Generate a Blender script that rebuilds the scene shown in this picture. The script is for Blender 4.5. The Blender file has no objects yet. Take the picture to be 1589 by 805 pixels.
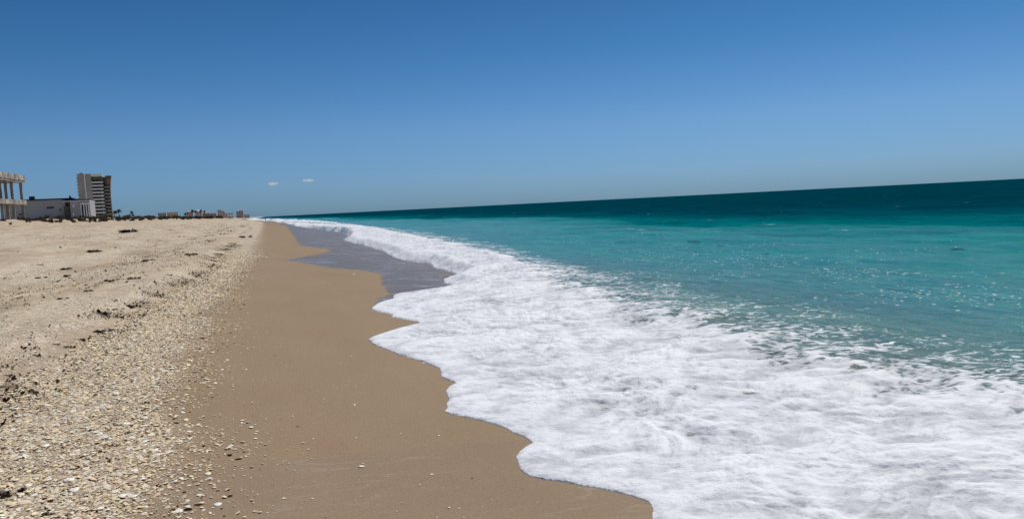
import bpy, bmesh, math, random
import numpy as np
from mathutils import Vector, Matrix

scene = bpy.context.scene
COL = scene.collection
R = math.radians

# ------------------------------------------------------------------ camera, sky, sun, exposure
F = 1147.0; EYE = 1.65
ROLL = math.atan(59/1174.0); YAW = R(18.3)
PITCH = math.atan((402.5-317)*math.cos(ROLL)/F)
def camdir(x, y, z):
    """camera space (right, forward, up) -> world (+X = seaward, +Y = along the shore)"""
    c, s = math.cos(-ROLL), math.sin(-ROLL)
    X = c*x - s*z; Z = s*x + c*z
    cp, sp = math.cos(PITCH), math.sin(PITCH)
    Y, Z = y*cp + Z*sp, -y*sp + Z*cp
    cy, sy = math.cos(YAW), math.sin(YAW)
    return Vector((X*cy + Y*sy, -X*sy + Y*cy, Z))
cam = bpy.data.cameras.new('camera'); camo = bpy.data.objects.new('camera', cam); COL.objects.link(camo)
rt, fw, up = camdir(1, 0, 0), camdir(0, 1, 0), camdir(0, 0, 1)
camo.matrix_world = Matrix(((rt.x, up.x, -fw.x, 0), (rt.y, up.y, -fw.y, 0), (rt.z, up.z, -fw.z, EYE), (0, 0, 0, 1)))
cam.sensor_width = 36; cam.lens = F/1589*36
cam.clip_start = 0.05; cam.clip_end = 40000
scene.camera = camo

SUN_EL, SUN_AZ = R(57), YAW + R(32)           # azimuth measured from +Y towards +X
w = bpy.data.worlds.new('World'); scene.world = w; w.use_nodes = True
nt = w.node_tree; bg = nt.nodes['Background']
sky = nt.nodes.new('ShaderNodeTexSky'); sky.sky_type = 'NISHITA'; sky.sun_disc = False
sky.sun_elevation = SUN_EL; sky.sun_rotation = SUN_AZ
sky.air_density = 1.0; sky.dust_density = 0.35; sky.ozone_density = 1.5; sky.altitude = 0
# the air here is clear and deep blue: a height-dependent tint on the physical sky
tc = nt.nodes.new('ShaderNodeTexCoord'); sx = nt.nodes.new('ShaderNodeSeparateXYZ'); nt.links.new(tc.outputs['Generated'], sx.inputs[0])
cr_ = nt.nodes.new('ShaderNodeValToRGB'); nt.links.new(sx.outputs[2], cr_.inputs[0]); e_ = cr_.color_ramp.elements
e_[0].position = 0.0; e_[0].color = (.31, .60, 1.16, 1); e_[1].position = .34; e_[1].color = (.14, .42, .70, 1)
for ps, cc in ((.035, (.37, .64, 1.16, 1)), (.10, (.40, .67, 1.06, 1)), (.2, (.24, .57, .90, 1))):
    n_ = cr_.color_ramp.elements.new(ps); n_.color = cc
mx_ = nt.nodes.new('ShaderNodeMix'); mx_.data_type = 'RGBA'; mx_.blend_type = 'MULTIPLY'; mx_.inputs[0].default_value = 1
nt.links.new(sky.outputs[0], mx_.inputs[6]); nt.links.new(cr_.outputs[0], mx_.inputs[7])
nt.links.new(mx_.outputs[2], bg.inputs[0]); bg.inputs[1].default_value = 0.085
sl = bpy.data.lights.new('sun', 'SUN'); sl.energy = 4.5; sl.angle = R(0.53); sl.color = (1, .95, .86)
so = bpy.data.objects.new('sun', sl); COL.objects.link(so)
sdir = Vector((math.sin(SUN_AZ)*math.cos(SUN_EL), math.cos(SUN_AZ)*math.cos(SUN_EL), math.sin(SUN_EL)))
so.rotation_euler = sdir.to_track_quat('Z', 'Y').to_euler()
scene.view_settings.view_transform = 'Standard'; scene.view_settings.look = 'None'
scene.view_settings.exposure = -0.28
scene.cycles.volume_bounces = 8; scene.view_settings.gamma = 1

# ------------------------------------------------------------------ helpers
rng = np.random.default_rng(7); random.seed(7)
_perm = rng.permutation(256); _perm = np.concatenate([_perm, _perm])
_ang = rng.random(256)*2*np.pi; _gx, _gy = np.cos(_ang), np.sin(_ang)
def perlin(x, y, seed=0):
    x = np.asarray(x, float) + seed*17.31; y = np.asarray(y, float) + seed*7.77
    xi = np.floor(x).astype(np.int64); yi = np.floor(y).astype(np.int64)
    fx = x-xi; fy = y-yi; xi &= 255; yi &= 255
    u = fx*fx*fx*(fx*(fx*6-15)+10); v = fy*fy*fy*(fy*(fy*6-15)+10)
    def g(ix, iy, dx, dy):
        h = _perm[(_perm[ix & 255] + iy) & 255]
        return _gx[h]*dx + _gy[h]*dy
    a = g(xi, yi, fx, fy); b = g(xi+1, yi, fx-1, fy)
    c = g(xi, yi+1, fx, fy-1); d = g(xi+1, yi+1, fx-1, fy-1)
    return ((a*(1-u)+b*u)*(1-v) + (c*(1-u)+d*u)*v)*1.5
def fbm(x, y, o=4, seed=0):
    r = 0; a = 1.0
    for i in range(o):
        r = r + a*perlin(x*2**i, y*2**i, seed+i*3); a *= .5
    return r
def sstep(a, b, x):
    t = np.clip((x-a)/(b-a), 0, 1); return t*t*(3-2*t)

def tag(o, label=None, cat=None, group=None, kind=None):
    if label: o['label'] = label
    if cat: o['category'] = cat
    if group: o['group'] = group
    if kind: o['kind'] = kind
    return o
def link(name, me, mat=None, parent=None, loc=None, rotz=0):
    o = bpy.data.objects.new(name, me); COL.objects.link(o)
    if mat and me and hasattr(me, 'materials') and not me.materials: me.materials.append(mat)
    if parent: o.parent = parent
    if loc is not None: o.location = loc
    if rotz: o.rotation_euler.z = rotz
    return o
def empty(name, loc, rotz=0):
    o = bpy.data.objects.new(name, None); COL.objects.link(o); o.location = loc; o.rotation_euler.z = rotz
    o.empty_display_size = .3
    return o
def mesh_np(name, V, Fq, smooth=True):
    me = bpy.data.meshes.new(name); n = Fq.shape[1]
    me.vertices.add(len(V)); me.vertices.foreach_set('co', V.astype(np.float32).ravel())
    me.loops.add(Fq.size); me.loops.foreach_set('vertex_index', Fq.astype(np.int32).ravel())
    me.polygons.add(len(Fq)); me.polygons.foreach_set('loop_start', np.arange(0, Fq.size, n, dtype=np.int32))
    me.polygons.foreach_set('loop_total', np.full(len(Fq), n, dtype=np.int32))
    me.update(calc_edges=True); me.validate()
    if smooth: me.polygons.foreach_set('use_smooth', np.ones(len(me.polygons), bool))
    return me
def fattr(me, name, a):
    at = me.attributes.new(name, 'FLOAT', 'POINT'); at.data.foreach_set('value', np.asarray(a, np.float32))
def cattr(me, name, a):
    at = me.attributes.new(name, 'FLOAT_COLOR', 'POINT')
    b = np.ones((len(a), 4), np.float32); b[:, :3] = a; at.data.foreach_set('color', b.ravel())

class G:
    """tiny shader-graph helper"""
    def __init__(s, name):
        s.m = bpy.data.materials.new(name); s.m.use_nodes = True
        s.t = s.m.node_tree; s.t.nodes.clear()
        s.out = s.t.nodes.new('ShaderNodeOutputMaterial')
    def n(s, typ, **k):
        nd = s.t.nodes.new(typ)
        for a, b in k.items(): setattr(nd, a, b)
        return nd
    def put(s, sock, v):
        if isinstance(v, bpy.types.NodeSocket): s.t.links.new(v, sock)
        elif v is not None:
            if hasattr(sock.default_value, '__len__') and not hasattr(v, '__len__'): v = (v, v, v, 1)
            elif hasattr(v, '__len__') and len(v) == 3 and len(sock.default_value) == 4: v = (*v, 1)
            sock.default_value = v
    def math(s, op, a, b=None, c=None, clamp=False):
        nd = s.n('ShaderNodeMath', operation=op, use_clamp=clamp)
        for i, v in enumerate((a, b, c)):
            if v is not None: s.put(nd.inputs[i], v)
        return nd.outputs[0]
    def mix(s, f, a, b, typ='MIX'):
        nd = s.n('ShaderNodeMix', data_type='RGBA', blend_type=typ)
        s.put(nd.inputs[0], f); s.put(nd.inputs[6], a); s.put(nd.inputs[7], b)
        return nd.outputs[2]
    def pos(s): return s.n('ShaderNodeNewGeometry').outputs['Position']
    def obj(s): return s.n('ShaderNodeTexCoord').outputs['Object']
    def scale(s, v, sc, rot=0):
        nd = s.n('ShaderNodeMapping'); s.put(nd.inputs[0], v); nd.inputs['Scale'].default_value = sc
        nd.inputs['Rotation'].default_value = (0, 0, rot)
        return nd.outputs[0]
    def noise(s, v, scale, detail=4, rough=.55, dist=0, col=False):
        nd = s.n('ShaderNodeTexNoise'); s.put(nd.inputs['Vector'], v); nd.inputs['Scale'].default_value = scale
        nd.inputs['Detail'].default_value = detail; nd.inputs['Roughness'].default_value = rough
        nd.inputs['Distortion'].default_value = dist
        return nd.outputs[1 if col else 0]
    def voro(s, v, scale, feature='F1', rand=1):
        nd = s.n('ShaderNodeTexVoronoi', feature=feature); s.put(nd.inputs['Vector'], v)
        nd.inputs['Scale'].default_value = scale; nd.inputs['Randomness'].default_value = rand
        return nd
    def ramp(s, f, stops, interp='LINEAR'):
        nd = s.n('ShaderNodeValToRGB'); s.put(nd.inputs[0], f); cr = nd.color_ramp; cr.interpolation = interp
        while len(cr.elements) < len(stops): cr.elements.new(.5)
        for e, (p, c) in zip(cr.elements, stops):
            e.position = p; e.color = (c, c, c, 1) if not hasattr(c, '__len__') else (*c, 1)
        return nd.outputs[0]
    def rng_(s, f, a, b, c=0, d=1, smooth=True):
        nd = s.n('ShaderNodeMapRange', interpolation_type='SMOOTHSTEP' if smooth else 'LINEAR')
        s.put(nd.inputs[0], f)
        for i, v in enumerate((a, b, c, d)): s.put(nd.inputs[i+1], v)
        return nd.outputs[0]
    def attr(s, name, col=False):
        nd = s.n('ShaderNodeAttribute', attribute_name=name); return nd.outputs['Color' if col else 'Fac']
    def bump(s, h, dist, strength=1, normal=None):
        nd = s.n('ShaderNodeBump'); s.put(nd.inputs['Height'], h); nd.inputs['Distance'].default_value = dist
        s.put(nd.inputs['Strength'], strength)
        if normal: s.put(nd.inputs['Normal'], normal)
        return nd.outputs[0]
    def bsdf(s, col, rough=.8, normal=None, spec=.5, ior=1.45, metal=0):
        nd = s.n('ShaderNodeBsdfPrincipled'); s.put(nd.inputs['Base Color'], col); s.put(nd.inputs['Roughness'], rough)
        s.put(nd.inputs['Specular IOR Level'], spec); nd.inputs['IOR'].default_value = ior; nd.inputs['Metallic'].default_value = metal
        if normal: s.put(nd.inputs['Normal'], normal)
        return nd.outputs[0]
    def done(s, sh): s.t.links.new(sh, s.out.inputs[0]); return s.m

def plain(name, col, rough=.85, var=.12, scale=1.2, bump=0.0, spec=.3):
    g = G(name); o = g.obj(); n = g.noise(o, scale, 5, .6)
    d = tuple(c*(1-2*var) for c in col); l = tuple(min(1, c*(1+var)) for c in col)
    c = g.mix(g.rng_(n, .3, .7), d, l)
    nm = g.bump(g.noise(o, scale*12, 3), bump) if bump else None
    return g.done(g.bsdf(c, rough, nm, spec))

# ------------------------------------------------------------------ the shape of the coast
def shift(v):                                 # the far shore bends away to the left
    v = np.asarray(v, float)
    return -31*(1-np.exp(-1.1*np.maximum(0, (v-220)/530)**1.5))
PU = [-3000, -400, -60, -40, -34, -29, -24, -15, -8, -3.2, -1.0, -.45, 0, .9, 2.0, 3.4, 6.0, 8.0, 14, 40, 300, 9000]
PZ = [6, 4.2, 3.2, 2.9, 2.7, 2.35, 1.75, 1.18, .86, .52, .45, .43, .30, .17, .08, .0, -.18, -.4, -.9, -3, -10, -40]
# profile is measured from the scarp line (u = 0 there), the scarp wanders
SV = [-50, 0, 4, 7, 12, 16, 21, 30, 45, 70, 110, 160, 300]
SU = [-2.9, -2.75, -2.5, -2.3, -2.15, -1.9, -1.55, -1.75, -1.6, -1.9, -1.7, -2.0, -1.8]
def scarp(v): return np.interp(v, SV, SU) + .12*perlin(np.asarray(v)*.9, 0*np.asarray(v), 5)
def height(u, v):
    u = np.asarray(u, float); v = np.asarray(v, float)
    uu = u - shift(v); s = uu - scarp(v)
    wsc = .12 + .10*(perlin(v*.5, v*0, 11)+.5)
    z = np.interp(s, PU, PZ)
    # a little crumbling step at the wrack line
    z = z - .035*sstep(.05, .05+wsc, s)*sstep(1.2, .3, s)
    up_ = sstep(-.3, -2.5, s)
    rough = up_*(.022*fbm(u*1.3, v*.8, 3, 1) + .07*fbm(u*.22, v*.07, 3, 2) + .02*fbm(u*2.6, v*1.6, 2, 3))
    z = z + rough + (1-up_)*.006*fbm(u*.9, v*.5, 3, 4)
    # berms and cusps
    z = z + .10*sstep(-4, -9, s)*perlin(u*.12, v*.035, 8)
    # dunes behind the beach
    du = sstep(-24, -36, s)
    z = z + du*(.55*fbm(u*.13, v*.05, 4, 6) + .25) + sstep(-20, -27, s)*.16*np.abs(fbm(u*.3, v*.16, 3, 9))
    return z
def to_ground(px, py, extra=0.0, tmax=3000):
    """photograph pixel (1589 wide) -> the point of the beach seen there"""
    d = camdir((px-794.5)/F, 1, (402.5-py)/F)
    t = 1.0; prev = t
    while t < tmax:
        x, y, z = d.x*t, d.y*t, EYE + d.z*t
        if z < float(height(x, y)) + extra:
            a, b = prev, t
            for _ in range(24):
                m = (a+b)/2
                if EYE + d.z*m < float(height(d.x*m, d.y*m)) + extra: b = m
                else: a = m
            return np.array([d.x*b, d.y*b])
        prev = t; t *= 1.01
    return np.array([d.x*tmax, d.y*tmax])
def at_depth(px, py, D):
    d = camdir((px-794.5)/F, 1, (402.5-py)/F)
    return Vector((0, 0, EYE)) + d*D

# edge of the swash, traced, then carried on out of the frame and up the coast
EDGE_PX = [(1000.6, 802), (1020, 784), (1019, 776), (984, 765), (947, 758), (877, 744), (816.5, 738), (801, 727), (803, 715), (795, 695),
 (834.8, 683), (819.5, 680), (815, 674), (795, 668), (755.6, 649.8), (688.7, 640.6), (684, 636), (702, 618), (680, 603), (718.5, 590.8),
 (677.5, 584), (688.4, 574), (669, 566), (668, 560), (635, 554), (605, 544), (603.7, 537.5), (562.7, 530), (587, 515.6), (612, 511.5),
 (614.6, 507), (655.6, 500.6), (654, 498), (614.6, 493.8), (603.7, 485), (582, 483), (573.7, 471), (601, 466.5), (614.6, 462.4),
 (601, 455.5), (677.5, 448.7), (718, 444.6), (686, 438.6), (691, 430), (717, 425.7), (665.7, 413), (680, 410), (640, 406), (614, 400), (597, 391),
 (568.6, 381.4), (534, 373), (540, 366), (528.6, 360), (500, 357), (465.7, 351.4)]
edge = [to_ground(x, y, .015) for x, y in EDGE_PX]
pre = [np.array(p) for p in [(3.2, -60), (2.6, -20), (2.9, -6), (1.9, -1.5), (2.6, .6), (1.7, 1.9), (2.05, 2.7)]]
last = edge[-1]
post = []
vv = last[1] + 14
while vv < 6000:
    post.append(np.array([float(shift(vv)) + 4.2 + 1.3*math.sin(vv*.045) + .6*math.sin(vv*.13), vv])); vv *= 1.07
EDGE = pre + edge + post
def subdivide(P, step_fn, amp, seed):
    out = []
    for a, b in zip(P[:-1], P[1:]):
        L = np.hypot(*(b-a)); n = max(1, int(L/step_fn((a+b)/2)))
        for i in range(n): out.append(a + (b-a)*i/n)
    out.append(P[-1]); out = np.array(out)
    # round off the corners and add small lobes
    for _ in range(2):
        out[1:-1] = .25*out[:-2] + .5*out[1:-1] + .25*out[2:]
    s = np.cumsum(np.r_[0, np.hypot(*np.diff(out, axis=0).T)])
    r = np.clip(np.hypot(out[:, 0], out[:, 1])/6, .4, 6)
    out[:, 0] += amp*r*perlin(s/r*2.3, s*0, seed)
    return out
EDGE = subdivide(EDGE, lambda p: max(.08, .02*np.hypot(*p)), .035, 3)

FILM_PX = [(440, 404), (475, 409), (511, 415.7), (545, 418), (577, 423), (588, 429), (591, 435.7), (598.6, 453), (590, 461), (576, 471), (640, 470), (740, 448), (740, 420),
 (700, 405), (620, 385), (560, 365), (470, 348), (437, 343), (447, 355.7), (454, 367), (463, 381.4), (511, 387), (508.6, 391.4), (470, 398)]
FILM = np.array([to_ground(x, y) for x, y in FILM_PX])
SEAW_PX = [(1589, 572), (1480, 566), (1400, 556), (1330, 548), (1250, 535), (1190, 512), (1150, 492), (1080, 478), (1000, 462), (950, 446), (900, 428), (850, 412), (800, 398), (775, 388), (700, 373), (650, 364), (600, 355), (520, 346)]
sw = [np.array([(lambda q: (q.x, q.y))(Vector(camdir((x-794.5)/F, 1, (402.5-y)/F))*(EYE/-camdir((x-794.5)/F, 1, (402.5-y)/F).z))]).ravel() for x, y in SEAW_PX]
SWV = np.array([-60, -5, 2.2] + [p[1] for p in sw]); SWU = np.array([7.4, 7.0, 6.6] + [p[0] for p in sw])
o_ = np.argsort(SWV); SWV = SWV[o_]; SWU = SWU[o_]
def seaward(v):
    return np.where(v < SWV[-1], np.interp(v, SWV, SWU), SWU[-1] + np.minimum((v-SWV[-1])*.01, 5) + shift(v))

def poly_sd(P, poly, closed=True):
    """signed distance of points P to polygon (positive inside)"""
    A = poly; B = np.roll(poly, -1, 0) if closed else None
    res = np.empty(len(P))
    for i in range(0, len(P), 20000):
        p = P[i:i+20000]
        d2 = np.full(len(p), 1e18); ins = np.zeros(len(p), bool)
        for a, b in zip(A, B):
            e = b-a; L = e@e
            q = p-a; t = np.clip((q@e)/max(L, 1e-12), 0, 1)
            r = q - t[:, None]*e; d2 = np.minimum(d2, (r*r).sum(1))
            if a[1] != b[1]:
                c = ((a[1] > p[:, 1]) != (b[1] > p[:, 1])) & (p[:, 0] < (b[0]-a[0])*(p[:, 1]-a[1])/(b[1]-a[1]) + a[0])
                ins ^= c
        res[i:i+20000] = np.where(ins, 1, -1)*np.sqrt(d2)
    return res
EDGE_V = EDGE[:, 1]; _o = np.argsort(EDGE_V); EV = EDGE_V[_o]; EU = EDGE[_o, 0]
def edge_dist(u, v):
    d = u - np.interp(v, EV, EU)
    near = (v > -5) & (v < 75) & (np.abs(d) < 2.6)
    idx = np.nonzero(near)[0]
    m = (EDGE[:, 1] > -12) & (EDGE[:, 1] < 90)
    pl = EDGE[m]; pl = np.vstack([pl, [[60, pl[-1][1]], [60, pl[0][1]]]])
    sd = poly_sd(np.c_[u[idx], v[idx]], pl)
    d = np.where(np.abs(d) > 3, d, d); d[idx] = sd
    return d

# ------------------------------------------------------------------ polar sheets (finer where near, one closed disc to the horizon)
def polar(az_lo, az_hi, naz, r_fn, full=True, coarse=R(3)):
    a = np.linspace(az_lo, az_hi, naz)
    if full:
        k = int((2*math.pi-(az_hi-az_lo))/coarse)
        a = np.concatenate([a, np.linspace(az_hi, az_lo+2*math.pi, k+1)[1:-1]])
    r = r_fn
    A, Rr = np.meshgrid(a, r)
    U = (Rr*np.sin(A)).ravel(); V = (Rr*np.cos(A)).ravel()
    nr, na = len(r), len(a)
    i = np.arange(nr-1)[:, None]*na; j = np.arange(na)[None] if full else np.arange(na-1)[None]
    jn = (j+1) % na
    Fq = np.stack([i+j, i+na+j, i+na+jn, i+jn], -1).reshape(-1, 4)[:, ::-1]
    return U, V, Fq, na
def radii(e0, e1, n, tail, rmin):
    dep = np.linspace(R(e0), R(e1), n); r = EYE/np.tan(dep)
    pre_ = np.geomspace(rmin, r[0], 14)[:-1]
    return np.concatenate([pre_, r, np.geomspace(r[-1], tail, 60)[1:]])

# ---- sand
U, V, Fq, na = polar(YAW-R(44), YAW+R(42), 900, radii(44, .35, 620, 24000, .15))
Z = height(U, V)
P2 = np.c_[U, V]
uu = U - shift(V); s = uu - scarp(V)
ed = np.interp(V, EV, EU)
sdE = U - ed
nearF = np.nonzero((V > 5) & (V < 140) & (U > -1) & (U < 9))[0]
film = np.zeros(len(U)); film[nearF] = poly_sd(P2[nearF] + np.c_[.10*perlin(V[nearF]*.8, U[nearF]*.8, 21), .3*perlin(U[nearF]*1.5, V[nearF]*.4, 22)], FILM)
film = sstep(-.04, .12, film/np.clip(V/20, .5, 3))
film = np.maximum(film, sstep(-.02, .10, sdE)*(V > 0))
# far up the coast the swash zone always stays wet
film = np.maximum(film, sstep(-2.2, -1.0, sdE + .8*np.sin(V*.05))*sstep(60, 110, V))
# shell cover
bankR = np.interp(V, [-5, 3, 4.5, 6, 8, 13, 20, 32, 60, 120], [-.55, -.62, -.72, -.88, -1.05, -1.12, -1.0, -.75, -.6, -.5]) + .22*perlin(V*.7, V*0, 31) + .08*perlin(V*3.1, U*1.1, 32)
wid = np.clip(.15 + V*.02, .15, .8)
bank = sstep(.05, .3, s)*(1-sstep(-wid, wid, uu-bankR))
pat = fbm(U*.55, V*.16, 4, 41)
upper = sstep(.1, -.3, s)*np.clip(.30 + 1.15*pat, .02, .95)*sstep(-26, -16, s)
shell = np.clip(bank*(.86 + .3*fbm(U*1.2, V*.8, 3, 43)) + upper, 0, 1)
# weed and wet litter caught along the scarp
lit = np.exp(-((s-.02)/.22)**2)*np.clip(.35 + fbm(U*1.5, V*.7, 4, 51), 0, 1)
l2 = np.exp(-((s+2.2+.5*perlin(V*.2, V*0, 53))/.35)**2)*np.clip(fbm(U*1.1, V*.5, 4, 52), 0, 1)*.8
lit = np.clip(lit + l2, 0, 1)
damp = sstep(-1.3, -.5, uu-bankR) if False else sstep(.1, .5, s)*.55 + .45*sstep(-.3, .3, uu-bankR)
damp = np.clip(damp, 0, 1)
# lumpiness of the shell bank itself
Z = Z + bank*.010*fbm(U*7, V*7, 3, 61)*sstep(30, 10, V)
me = mesh_np('sand', np.c_[U, V, Z], Fq)
fattr(me, 'film', film); fattr(me, 'shell', shell); fattr(me, 'litter', lit); fattr(me, 'damp', damp)
g = G('sand'); p = g.pos()
big = g.noise(g.scale(p, (1, .35, 1)), .9, 5, .6)
grain = g.noise(p, 260, 2, .7); grain2 = g.noise(p, 70, 3, .7)
dry = g.mix(g.rng_(big, .35, .65), (.51, .405, .275), (.74, .615, .45))
strp = g.math('MULTIPLY', g.rng_(g.noise(g.scale(p, (1, .12, 1)), .8, 9, .8, .5), .42, .62), g.rng_(g.noise(p, 5, 7, .75), .38, .58))
dry = g.mix(g.math('MULTIPLY', strp, .8), dry, g.mix(1, dry, (.74, .72, .70), 'MULTIPLY'))
wetc = g.mix(big, (.31, .225, .142), (.395, .292, .19))
c = g.mix(g.attr('damp'), dry, wetc)
c = g.mix(g.rng_(g.noise(g.scale(p, (1, .5, 1)), .55, 3, .6), .5, .7, 0, .45), c, g.mix(g.attr('damp'), (.52, .40, .30), (.345, .225, .155)))
c = g.mix(g.math('MULTIPLY', g.rng_(grain, .35, .62, 1, 0), .55), c, g.mix(1, c, (.42, .38, .35), 'MULTIPLY'))
c = g.mix(g.math('MULTIPLY', g.rng_(g.noise(p, 95, 3, .8), .32, .5, 1, 0), .5), c, g.mix(1, c, (.6, .56, .52), 'MULTIPLY'))
c = g.mix(g.math('MULTIPLY', g.rng_(grain2, .5, .68), .42), c, g.mix(1, c, (1.5, 1.45, 1.4), 'MULTIPLY'))
shadow_dash = g.rng_(g.noise(g.scale(p, (1, .7, 1)), 3.6, 9, .85), .54, .64)  # small shadows and footprints painted as dark dashes into the dry sand colour
c = g.mix(g.math('MULTIPLY', g.math('MULTIPLY', shadow_dash, g.math('SUBTRACT', 1, g.attr('damp'))), .6), c, g.mix(1, c, (.52, .46, .40), 'MULTIPLY'))
pale = g.rng_(g.noise(g.scale(p, (1, .6, 1), .2), 2.0, 10, .86), .52, .62)
c = g.mix(g.math('MULTIPLY', g.math('MULTIPLY', pale, g.math('SUBTRACT', 1, g.attr('damp'))), .7), c, (.80, .70, .56))
# shell grit painted by nothing but its own cells: each cell is a fragment
sh = g.attr('shell')
def shells_layer(c, scale, stretch, fac):
    v = g.voro(g.scale(p, stretch), scale)
    sep = g.n('ShaderNodeSeparateColor'); g.put(sep.inputs[0], v.outputs['Color'])
    on = g.math('LESS_THAN', sep.outputs[0], g.math('MULTIPLY', sh, fac))
    body = g.math('LESS_THAN', v.outputs['Distance'], .42)
    f = g.math('MULTIPLY', on, body)
    sc = g.ramp(sep.outputs[1], [(0, (.20, .14, .10)), (.10, (.45, .33, .22)), (.3, (.70, .58, .43)), (.7, (.86, .78, .64)), (1, (.92, .88, .80))])
    return g.mix(f, c, sc), f, v.outputs['Distance']
c, f1, d1 = shells_layer(c, 34, (1, .9, 1), .85)
c, f2, d2 = shells_layer(c, 75, (1, 1.1, 1), .8)
c, f3, d3 = shells_layer(c, 19, (1, .8, 1), .42)
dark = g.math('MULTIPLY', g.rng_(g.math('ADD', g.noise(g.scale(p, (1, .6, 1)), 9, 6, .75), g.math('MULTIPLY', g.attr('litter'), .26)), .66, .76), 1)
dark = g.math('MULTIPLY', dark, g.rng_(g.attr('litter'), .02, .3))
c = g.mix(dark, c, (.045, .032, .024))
c = g.mix(g.math('MULTIPLY', g.attr('litter'), .45), c, (.20, .155, .11))
fl = g.attr('film')
streak = g.noise(g.scale(p, (1, 4.5, 1), .25), 1.1, 4, .55, .4)
lace = g.rng_(g.math('ABSOLUTE', g.math('SUBTRACT', streak, .5)), .0, .022, 1, 0)
lace2 = g.math('MULTIPLY', lace, g.rng_(g.noise(p, .6, 3), .42, .58))
c = g.mix(fl, c, g.mix(g.noise(g.scale(p, (.5, 1.6, 1)), .8, 3), (.15, .122, .100), (.215, .172, .145)))
c = g.mix(g.math('MULTIPLY', g.math('MULTIPLY', lace2, fl), .8), c, (.62, .62, .62))
hgt = g.math('ADD', g.math('MULTIPLY', g.noise(p, 45, 4, .7), .5), g.math('MULTIPLY', g.math('ADD', f1, f2), .2))
nm = g.bump(hgt, .012, g.math('SUBTRACT', 1, fl))
ro = g.mix(fl, g.mix(g.attr('damp'), 1.0, .82), g.rng_(streak, .35, .65, .22, .45))
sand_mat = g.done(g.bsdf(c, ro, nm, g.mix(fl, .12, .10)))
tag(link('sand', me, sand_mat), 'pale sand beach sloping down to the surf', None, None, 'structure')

# ------------------------------------------------------------------ sea with swash and foam
U, V, Fq, na = polar(YAW-R(42), YAW+R(40), 1250, radii(40, .12, 800, 24000, .15), coarse=R(4))
sh_ = shift(V); uu = U - sh_
d = edge_dist(U, V)
sea_u = seaward(V)
rr = np.hypot(U, V)
H = height(U, V)
wdt = np.maximum(sea_u - np.interp(V, EV, EU), .5)
q = (U - np.interp(V, EV, EU))/wdt                     # 0 at the swash edge, 1 where open water begins
# swell and chop
far = np.clip(rr/40, 0, 1)
def wave(ang, lam, amp, ph, sharp=1.0):
    k = 2*np.pi/lam; t = k*(U*np.cos(ang)+V*np.sin(ang)) + ph + 1.6*perlin(U/lam/3, V/lam/3, int(lam*10))
    return amp*(np.sin(t) + .25*np.cos(2*t)*sharp)
off = sstep(5.5, 14, uu)
chop = (wave(.15, 17, .055, 0) + wave(-.25, 8.5, .040, 1.3) + wave(.55, 3.7, .022, 2.2) + wave(-.7, 2.3, .013, .4) + wave(.1, 1.3, .008, 5) )
env = .6 + .8*(perlin(U*.07, V*.05, 71)+.4)
fine = .010*fbm(U*2.1, V*1.6, 3, 72)
sea = -.02 + off*chop*env + fine*sstep(0, 3, d)*np.clip(30/np.maximum(rr, 1), 0, 1)
# the swash: a skin of foamy water running up over the sand
t = .030*(1-np.exp(-np.clip(d, 0, None)/.05)) + .018*sstep(0, .8, d)
wu = U + .35*perlin(U*1.1, V*1.1, 80); wv = V + .25*perlin(U*1.3, V*1.2, 81)
lump = .045*fbm(wu*.9, wv*1.5, 2, 82) + .060*np.abs(perlin(wu*1.9, wv*3.1, 84)) + .036*np.abs(perlin(wu*4.2, wv*6.8, 86)) + .015*np.abs(perlin(wu*9.5, wv*15, 88)) + .006*np.abs(perlin(wu*20, wv*31, 89)) - .035
lump = lump*1.3
swellf = .045*np.sin(2*np.pi*(U*.55 - V*.30) + 2.2*perlin(U*.5, V*.5, 85))
inner = sstep(.03, .7, d)
run = H + t
relief = .52*(lump + .6*swellf)*inner*sstep(1.15, .55, q)*sstep(60, 25, V)
# bore front and the little breakers further along the beach
cr = np.exp(-((q-.72)/.17)**2)*sstep(10, 26, V)*(.065 + .08*perlin(V*.16, V*0, 91))*sstep(420, 200, V)
cr2 = 0*np.exp(-((q-.30)/.10)**2)*sstep(30, 60, V)*.07
crest = (cr + cr2)*np.clip(.8 + 1.1*fbm(U*1.1, V*.55, 5, 92), .1, 2)
near_sw = np.exp(-((U - sea_u + .5)/.7)**2)*.05*(1+perlin(V*.8, U*.3, 93))
Zw = np.maximum(run, sea) + crest + near_sw*sstep(2, 5, V)
soft = .05; a_, b_ = run, sea
Zw = (np.logaddexp(a_/soft, b_/soft)*soft) - soft*.69*np.exp(-np.abs(a_-b_)/soft)*1.0 + crest + near_sw
Zw = np.where(d > 0, np.where(d < .6, run + (Zw-run)*sstep(0, .6, d), Zw) + relief, H - .06 - .3*sstep(0, .2, -d))
# drop faces lying wholly under the beach
keep = d > -.25
fk = keep[Fq].any(1); Fk = Fq[fk]
used = np.zeros(len(U), bool); used[Fk.ravel()] = True
remap = np.cumsum(used)-1; Fk = remap[Fk]
sel = used
me = mesh_np('sea', np.c_[U, V, Zw][sel], Fk)
foam = np.where(q < 1, .67 - .29*sstep(.62, 1.0, q), .40 - .62*sstep(1.0, 1.9, q))
foam = foam + .12*np.exp(-np.clip(d, 0, 9)/.25) - .10*sstep(6, 3, rr)*sstep(.5, 2, d)*0
foam = foam + .10*fbm(U*.5, V*.5, 3, 101)*sstep(.2, 1, d)
foam = foam + 1.6*np.clip(crest, 0, .3)
foam = np.where(V > 75, np.where(q < 1.1, .68+.25*np.sin(V*.045+q*7), foam), foam)
fattr(me, 'foam', np.clip(foam, 0, 1)[sel])
fattr(me, 'ridge', (lump*9+.5)[sel])
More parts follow.
